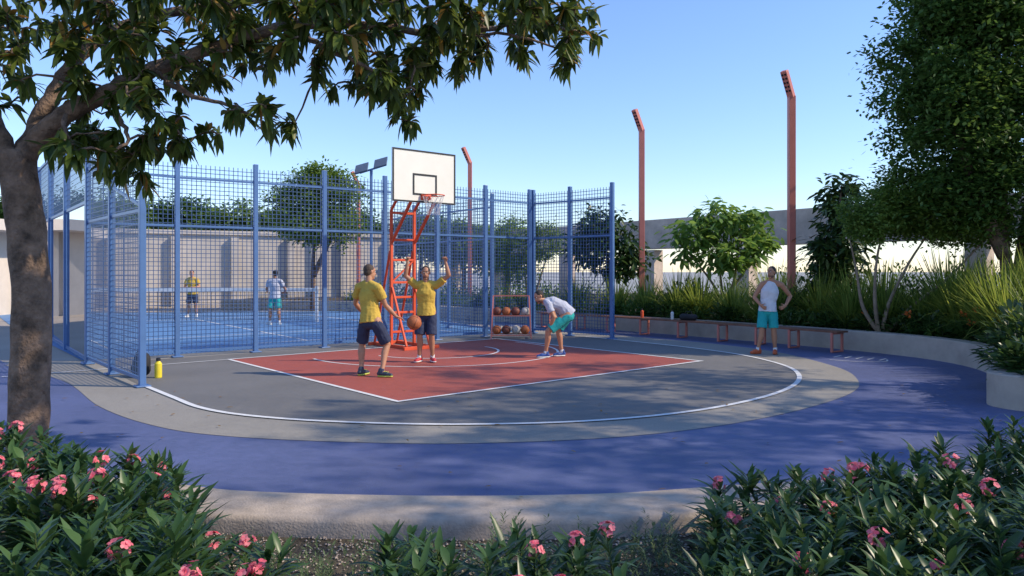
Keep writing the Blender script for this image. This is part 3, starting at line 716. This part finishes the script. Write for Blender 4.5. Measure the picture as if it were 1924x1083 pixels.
tree('shade_tree',[[(10.3,15.3,.3),(10.25,15.3,1.5),(10.2,15.4,3),(10.5,15.6,4.5),(10.7,15.6,6.2)],[(10.35,15.3,.3),(10.7,15.6,1.8),(11.2,16,3.4),(11.8,16.4,5)],[(10.2,15.3,2.0),(9.6,15.2,3.2),(9.2,15.3,4.6),(9.0,15.4,5.6)]],
  [(9.3,15.4,4.4,1.5,1.3,1.1),(9.4,15.5,6.2,1.6,1.5,1.3),(8.9,15.4,5.2,1.15,1.1,1.0),(9.2,15.4,7.4,1.2,1.2,1.0),(11,15.8,4.6,1.7,1.6,1.2),(11.2,16,6.6,2.0,1.8,1.7),(10.2,15.8,7.6,1.6,1.5,1.1),(10.3,15,3.3,1.3,1.1,.8),(9.2,15.2,3.4,.9,.9,.6),(12.3,15.5,4,1.5,1.5,1.0),(11.4,15.2,2.7,1.1,1.0,.6)],
  950,115,.13,.068,M_leafB,M_bark,.44,.15)
tree('spreading_tree',[[(7.95,15.9,.3),(8.1,15.9,1.0),(8.6,16,1.9),(9.2,16.1,2.7)],[(7.9,15.9,.3),(7.8,15.9,1.1),(7.9,16,2.0),(8.1,16,2.8)],[(8.0,15.9,.3),(8.5,15.8,.9),(9.3,15.7,1.6),(10.0,15.6,2.4)],[(7.95,15.9,.3),(7.6,16,.9),(7.5,16.1,1.7),(7.4,16.2,2.4)]],
  [(8.1,16,3.0,.85,.8,.5),(9.0,16,2.9,1.0,.9,.5),(9.8,15.8,2.7,.9,.8,.45),(8.6,16,3.5,.8,.7,.4),(7.7,16.1,2.6,.45,.5,.3),(9.4,15.9,3.5,.8,.7,.4)],330,95,.095,.05,M_leafC,M_bark2,.32,.05)
tree('magnolia_tree',[[(8.2,18.6,.3),(8.2,18.6,1.6),(8.25,18.6,3.2),(8.3,18.6,3.9)]],[(8.15,18.6,2.2,.6,.6,.9),(8.25,18.6,3.5,.55,.5,.75),(8.0,18.5,1.4,.6,.5,.5)],130,17,.26,.10,M_leafD,M_bark,.28,.07,big=True)
tree('frangipani_tree',[[(6.0,21.3,.3),(6.0,21.3,.9),(5.6,21.3,1.6),(5.0,21.3,2.3)],[(6.0,21.3,.3),(6.05,21.3,1.0),(6.0,21.4,1.8),(5.9,21.4,2.6)],[(6.05,21.3,.3),(6.2,21.3,1.0),(6.7,21.3,1.7),(7.1,21.3,2.5)],[(6.0,21.3,.6),(6.3,21.1,1.3),(6.4,21,2.1),(6.5,21,2.7)]],
  [(5.1,21.3,2.75,.6,.6,.5),(5.9,21.3,3.1,.75,.7,.55),(6.8,21.3,2.95,.7,.7,.5),(6.2,21,2.2,.9,.6,.4),(7.2,21.3,2.5,.4,.4,.35),(5.0,21.2,2.2,.35,.4,.25)],120,18,.28,.11,M_leafF,M_bark2,.26,.06,big=True,flat=.8)
tree('ficus_tree',[[(3.1,23.9,.3),(3.1,23.9,1.6),(3.0,23.9,3)]],[(2.9,23.9,3.2,.8,.7,.65),(3.3,23.9,2.3,.9,.7,.8),(2.4,23.9,2.5,.6,.6,.6),(3.8,23.8,1.9,.5,.5,.6)],140,20,.24,.10,M_leafD,M_bark,.3,.08,big=True)
tree('small_tree',[[(.6,25.6,.3),(.5,25.6,1.2),(.4,25.6,2.4)],[(.6,25.6,.3),(.9,25.6,1.2),(1.2,25.6,2.2)]],[(0,25.6,2.9,.8,.7,.7),(1.0,25.6,2.7,.8,.7,.7),(.2,25.5,1.8,.8,.7,.6)],160,40,.13,.06,M_leafC,M_bark2,.3,.06)
tree('background_tree',[[(-8.6,32,.0),(-8.6,32,2),(-8.5,32,4)],[(-8.6,32,1.5),(-7.9,32,3),(-7.4,32,4.4)]],[(-9.1,32,4.6,1.5,1.3,1.1),(-7.7,32,4.9,1.3,1.2,1.0),(-8.4,32,5.6,1.2,1,.8),(-8.3,31.8,3.6,1.9,1.3,.8)],300,75,.18,.10,M_leafC,M_bark,.48,.14)
for (x,y,s_) in ((-15.5,42,1.0),(-19.5,44,1.1),(-23,43,1.1),(-27,46,1.2),(-12,42,.9),(-9.5,43,.95),(-5.2,42,.9),(-2.6,40,.8),(-.2,38,.7),(-32,48,1.2),(-37,50,1.3)):
    tree('background_tree',[[(x,y,0),(x,y,2),(x+.2,y,3.6)]],[(x-1.3*s_,y,3.7*s_,1.6*s_,1.2,1.1*s_),(x+1.2*s_,y,3.9*s_,1.6*s_,1.2,1.2*s_),(x,y,4.7*s_,1.5*s_,1.2,.9*s_)],130,65,.26,.16,random.choice([M_leafB,M_leafC]),M_bark,.65,.15)
for (x,y,s_) in ((8.9,7.2,1.0),(10.8,10.3,1.15),(9.6,4.4,1.0),(13.2,7.2,1.2)):
    tree('shade_tree',[[(x,y,-.1),(x,y,2),(x+.1,y,4),(x,y,6.5),(x,y,8)]],[(x-.9,y,4.9*s_,1.5,1.5,.6),(x+1.2,y,5.3*s_,1.5,1.6,.8),(x,y+1.0,6.2*s_,1.7,1.3,.7),(x,y-1.0,7.0*s_,1.6,1.4,.6),(x+.3,y,8.1*s_,1.5,1.5,.6)],95,38,.17,.09,M_leafB,M_bark,.42,.12,shell=.2)

# ================================================================ SHRUBS, GRASS
def shrub(name,spots,lm,nl,ll,lw,big=True):
    P=[];D=[];N=[]
    for (x,y,z,rx,rz,k) in spots:
        v=rdir(k); v[:,2]=np.abs(v[:,2]); rr=rng.random(k)**.4
        off=v*np.array([rx,rx,rz])*rr[:,None]; P.append(off+np.array([x,y,z])); d=v+rdir(k)*.5; d[:,2]+=.25; D.append(d); nn=rdir(k)*.5; nn[:,2]+=1; N.append(nn)
    P=np.concatenate(P);D=np.concatenate(D);N=np.concatenate(N); s_=rng.uniform(.6,1.3,len(P))
    if big: return leaves(name,P,D,N,ll*s_,lw*s_,.35,lm,fold=.2,st=(0,.3,.7,1),pr=(.1,.9,.8,.04))
    return quadleaves(name,P,D,N,ll*s_,lw*s_,lm)
Wp=offset(W,.75)
sp=[];sp2=[]
for i in range(8,len(Wp)-14,1):
    p=Wp[i]; k=random.uniform(.7,1.2)
    (sp if random.random()<.55 else sp2).append((p.x+random.uniform(-.2,.2),p.y+random.uniform(-.2,.2),.36,.36*k,.42*k,int(150*k)))
for i in range(10,len(Wp)-14,2):
    p=offset(W,1.9)[i]; k=random.uniform(.8,1.4)
    (sp if random.random()<.5 else sp2).append((p.x+random.uniform(-.4,.4),p.y+random.uniform(-.4,.4),.36,.6*k,.85*k,int(260*k)))
for (x,y) in ((11,17.5),(12,16),(12.3,14.3),(11.6,12.6),(11,18.8),(13,18),(12.6,20),(10.8,20.5),(13.5,12),(14,15),(9.9,18.9),(9.3,20.2),(8.4,22),(7.2,23.3)):
    sp.append((x,y,.36,1.1,1.6,440))
shrub('shrub_bed',sp,M_leafB,0,.16,.05); shrub('shrub_bed',sp2,M_leafD,0,.20,.06)
def grass(name,spots):
    P=[];D=[];N=[];L=[];dr=[]
    for (x,y,z,h,k) in spots:
        a=rng.uniform(0,2*math.pi,k); rad=rng.random(k)*.16
        base=np.stack([x+np.cos(a)*rad,y+np.sin(a)*rad,np.full(k,z)],1)
        tl=rng.uniform(.12,.95,k); d=np.stack([np.cos(a)*tl,np.sin(a)*tl,np.ones(k)],1)
        P.append(base);D.append(d);N.append(np.stack([-np.cos(a),-np.sin(a),tl],1)+rdir(k)*.2);l=h*rng.uniform(.65,1.25,k);L.append(l);dr.append(rng.uniform(.15,.75,k)*tl**.5)
    P=np.concatenate(P);D=np.concatenate(D);N=np.concatenate(N);L=np.concatenate(L);dr=np.concatenate(dr)
    return leaves(name,P,D,N,L,.028,dr,M_grass,st=(0,.3,.6,.85,1),pr=(.7,1,.85,.5,.02),fold=.3)
gs=[(x,y,.36,h*1.3,int(340*h)) for x,y,h in ((4.0,21.9,1.0),(4.7,20.9,1.15),(5.2,20.4,1.1),(6.9,19.0,1.1),(7.5,18.0,1.2),(7.2,20.3,1.3),(8.0,17.2,1.15),(8.7,17.3,1.3),(9.1,15.0,1.3),(9.3,14.1,1.35),(9.0,13.3,1.2),(9.9,13.6,1.5),(10.0,12.6,1.4),(8.9,12.2,1.1),(9.6,11.7,1.3),(8.6,11.2,.95),(10.4,14.8,1.5),(9.9,16.7,1.5),(10.8,13.6,1.5),(8.3,16.4,1.0),(3.2,22.7,1.0),(2.1,24.1,1.0),(8.8,15.9,1.0),(9.6,15.2,1.3),(7.7,16.9,.9),(5.9,19.7,1.0),(6.3,18.6,.9),(11.2,15.2,1.5))]
grass('ornamental_grass',gs)
P=[];D=[];N=[]
for _ in range(26):
    i=random.randrange(60,len(Wp)-30); c=np.array(Wp[i])+np.array([random.uniform(-.2,.4),random.uniform(-.2,.4),random.uniform(.6,1.0)])
    k=14; v=rdir(k); P.append(c+v*.02);D.append(v);N.append(rdir(k))
leaves('orange_flowers',np.concatenate(P),np.concatenate(D),np.concatenate(N),.08,.04,.1,M_orangeF)
sp=[(x+random.uniform(-.5,.5),y,.0,1.0,random.uniform(.9,1.6),260) for x,y in [(-7+1.3*i,35.5) for i in range(8)]]
shrub('distant_hedge',sp,M_leafC,0,.2,.1)

# ================================================================ FOREGROUND OLEANDERS
def oleander(name,region,n,hfun,seed,fl=.3):
    random.seed(seed)
    r=root(name); b=B(); P=[];D=[];N=[];L=[];Wd=[];dr=[]; FP=[];FD=[];FN=[];FL=[]
    for _ in range(n):
        x,y=region(); h=hfun(x,y)*random.uniform(.70,1.10)
        tilt=V3((random.gauss(0,.18),random.gauss(0,.18),1)).normalized()
        base=V3((x-tilt.x*h*.6,y-tilt.y*h*.6,-.13)); top=base+tilt*(h+.13)
        mid=(base+top)/2+V3((random.gauss(0,.02),random.gauss(0,.02),0))
        b.tube([base,mid,top],[.008,.006,.003],5)
        ln=(top-base).length; k=int(ln/.0105); ph=random.uniform(0,6); sz=random.uniform(.85,1.3)
        for i in range(k):
            t=i/k
            if ln*(1-t)>.46: continue
            p=lerp(base,mid,t*2) if t<.5 else lerp(mid,top,t*2-1)
            a=ph+i*2.2+random.gauss(0,.25); out=V3((math.cos(a),math.sin(a),0)); up=.20+1.2*t**2.5+random.gauss(0,.22)
            P.append(p);D.append(out+Z*up);N.append(Z*1.0-out*up*.7+V3(rdir(1)[0])*.2);L.append(sz*random.uniform(.145,.22)*(1.0 if t<.9 else .7));Wd.append(sz*random.uniform(.027,.038));dr.append(random.uniform(.05,.45))
        if random.random()<fl:
            c0=top+Z*.04
            for _k in range(random.randint(8,13)):
                c=c0+V3(rdir(1)[0])*.036; nv=(c-c0+Z*.02).normalized(); o1=nv.orthogonal().normalized();o2=nv.cross(o1)
                for q in range(5):
                    a=q*1.2566+random.gauss(0,.1); dd=o1*math.cos(a)+o2*math.sin(a); FP.append(c);FD.append(dd+nv*.35);FN.append(nv);FL.append(random.uniform(.018,.025))
    b.obj('stems',mat('stem_green',(.07,.10,.03),.7),r)
    leaves('leaves',P,D,N,np.array(L),np.array(Wd),np.array(dr),M_leafO,r,pr=(.15,.75,1,.62,.02))
    if FP: leaves('flowers',FP,FD,FN,np.array(FL),.018,.2,M_pink,r,st=(0,.35,.75,1),pr=(.3,.8,1,.5),fold=.1)
def regL():
    y=random.uniform(2.9,5.3); x=random.uniform(-.72*y-.1,-.72*y+ (1.5 if y<4 else 1.35)); return x,y
def hL(x,y): 
    e=(x+.72*y)/1.5; return max(.2,.56-.26*max(0,e-.45)*1.7)
oleander('oleander_bush',regL,140,hL,3,.15)
def regR():
    y=random.uniform(2.8,5.0); e=random.random()**1.25; return .72*y+.1-e*(.48*y),y
def hR(x,y):
    e=(.72*y+.1-x)/(.48*y); return .78-.50*e**.75
oleander('oleander_bush',regR,205,hR,5,.12)
def regM():
    y=random.uniform(3.1,4.2); return random.uniform(-.17,.12)*y+random.gauss(0,.05),y
oleander('oleander_bush',regM,50,lambda x,y:.28,8,.18)
random.seed(11)
P=[];D=[];N=[]
for _ in range(620):
    y=random.uniform(3.1,4.85); x=random.uniform(-.5,.5)*y
    if y>4.45 and -1.75<x<-.2: continue
    h=random.uniform(.10,.28); t=V3((random.gauss(0,.25),random.gauss(0,.25),1))
    for i in range(40):
        q=i/40; a=random.uniform(0,6.28); P.append((x+t.x*h*q,y+t.y*h*q,-.12+h*q*1.1)); D.append((math.cos(a),math.sin(a),.7));N.append((0,0,1))
leaves('ground_cover_plants',P,D,N,rng.uniform(.03,.055,len(P)),.008,.1,leafmat('leaf_greygreen',(.06,.10,.04),(.15,.21,.09),.2,.6),st=(0,.5,1),pr=(.4,1,.05))
b=B()
for _ in range(4200):
    x=random.uniform(-3.2,3.2);y=random.uniform(4.25,5.35);s_=random.uniform(.006,.016);z=-.122+s_*.3
    q=[V3((x,y,z))+V3(v)*s_*random.uniform(.7,1.2) for v in ((1,0,0),(-.2,1,0),(-1,.1,0),(.1,-1,0),(0,0,.7),(0,0,-.5))]
    b.add(q,[(0,1,4),(1,2,4),(2,3,4),(3,0,4),(1,0,5),(2,1,5),(3,2,5),(0,3,5)])
b.obj('gravel',M_pebble,smooth=False)
n=110; P=np.stack([rng.uniform(-7,6,n),rng.uniform(5.3,11,n),np.full(n,.022)],1); D=rdir(n); D[:,2]*=.08
N=np.tile([0,0,1.],(n,1))+rdir(n)*.15
leaves('fallen_leaves',P,D,N,rng.uniform(.04,.08,n),.025,.03,M_leafAo)

# ================================================================ LIGHT, SKY, CAMERA
az=math.radians(98); el=math.radians(38)
sd=V3((math.sin(az)*math.cos(el),math.cos(az)*math.cos(el),math.sin(el)))
w=bpy.data.worlds.new('World'); SC.world=w; w.use_nodes=True; nt=w.node_tree
bg=nt.nodes['Background']; sky=nt.nodes.new('ShaderNodeTexSky'); sky.sky_type='NISHITA'; sky.sun_disc=False
sky.sun_elevation=el; sky.sun_rotation=az; sky.air_density=1.25; sky.dust_density=.0; sky.ozone_density=3.2
gn=nt.nodes.new('ShaderNodeVectorMath'); gn.operation='MULTIPLY'; gn.inputs[1].default_value=(1.12,1.22,1.55)
nt.links.new(sky.outputs[0],gn.inputs[0]); nt.links.new(gn.outputs[0],bg.inputs[0]); bg.inputs[1].default_value=.15
ld=bpy.data.lights.new('sun','SUN'); ld.energy=4.9; ld.angle=math.radians(.8); ld.color=(1,.86,.66)
lo=bpy.data.objects.new('sun',ld); COL.objects.link(lo); lo.rotation_euler=sd.to_track_quat('Z','Y').to_euler(); lo.location=(20,5,20)
cd=bpy.data.cameras.new('camera'); cam=bpy.data.objects.new('camera',cd); COL.objects.link(cam)
cam.location=(0,0,1.7); cam.rotation_euler=(math.radians(90),0,0); cd.sensor_width=36; cd.lens=26.0; cd.shift_y=-31.5/1924
cd.clip_start=.05; cd.clip_end=3000
SC.camera=cam
SC.view_settings.view_transform='Standard'; SC.view_settings.look='None'; SC.view_settings.exposure=0
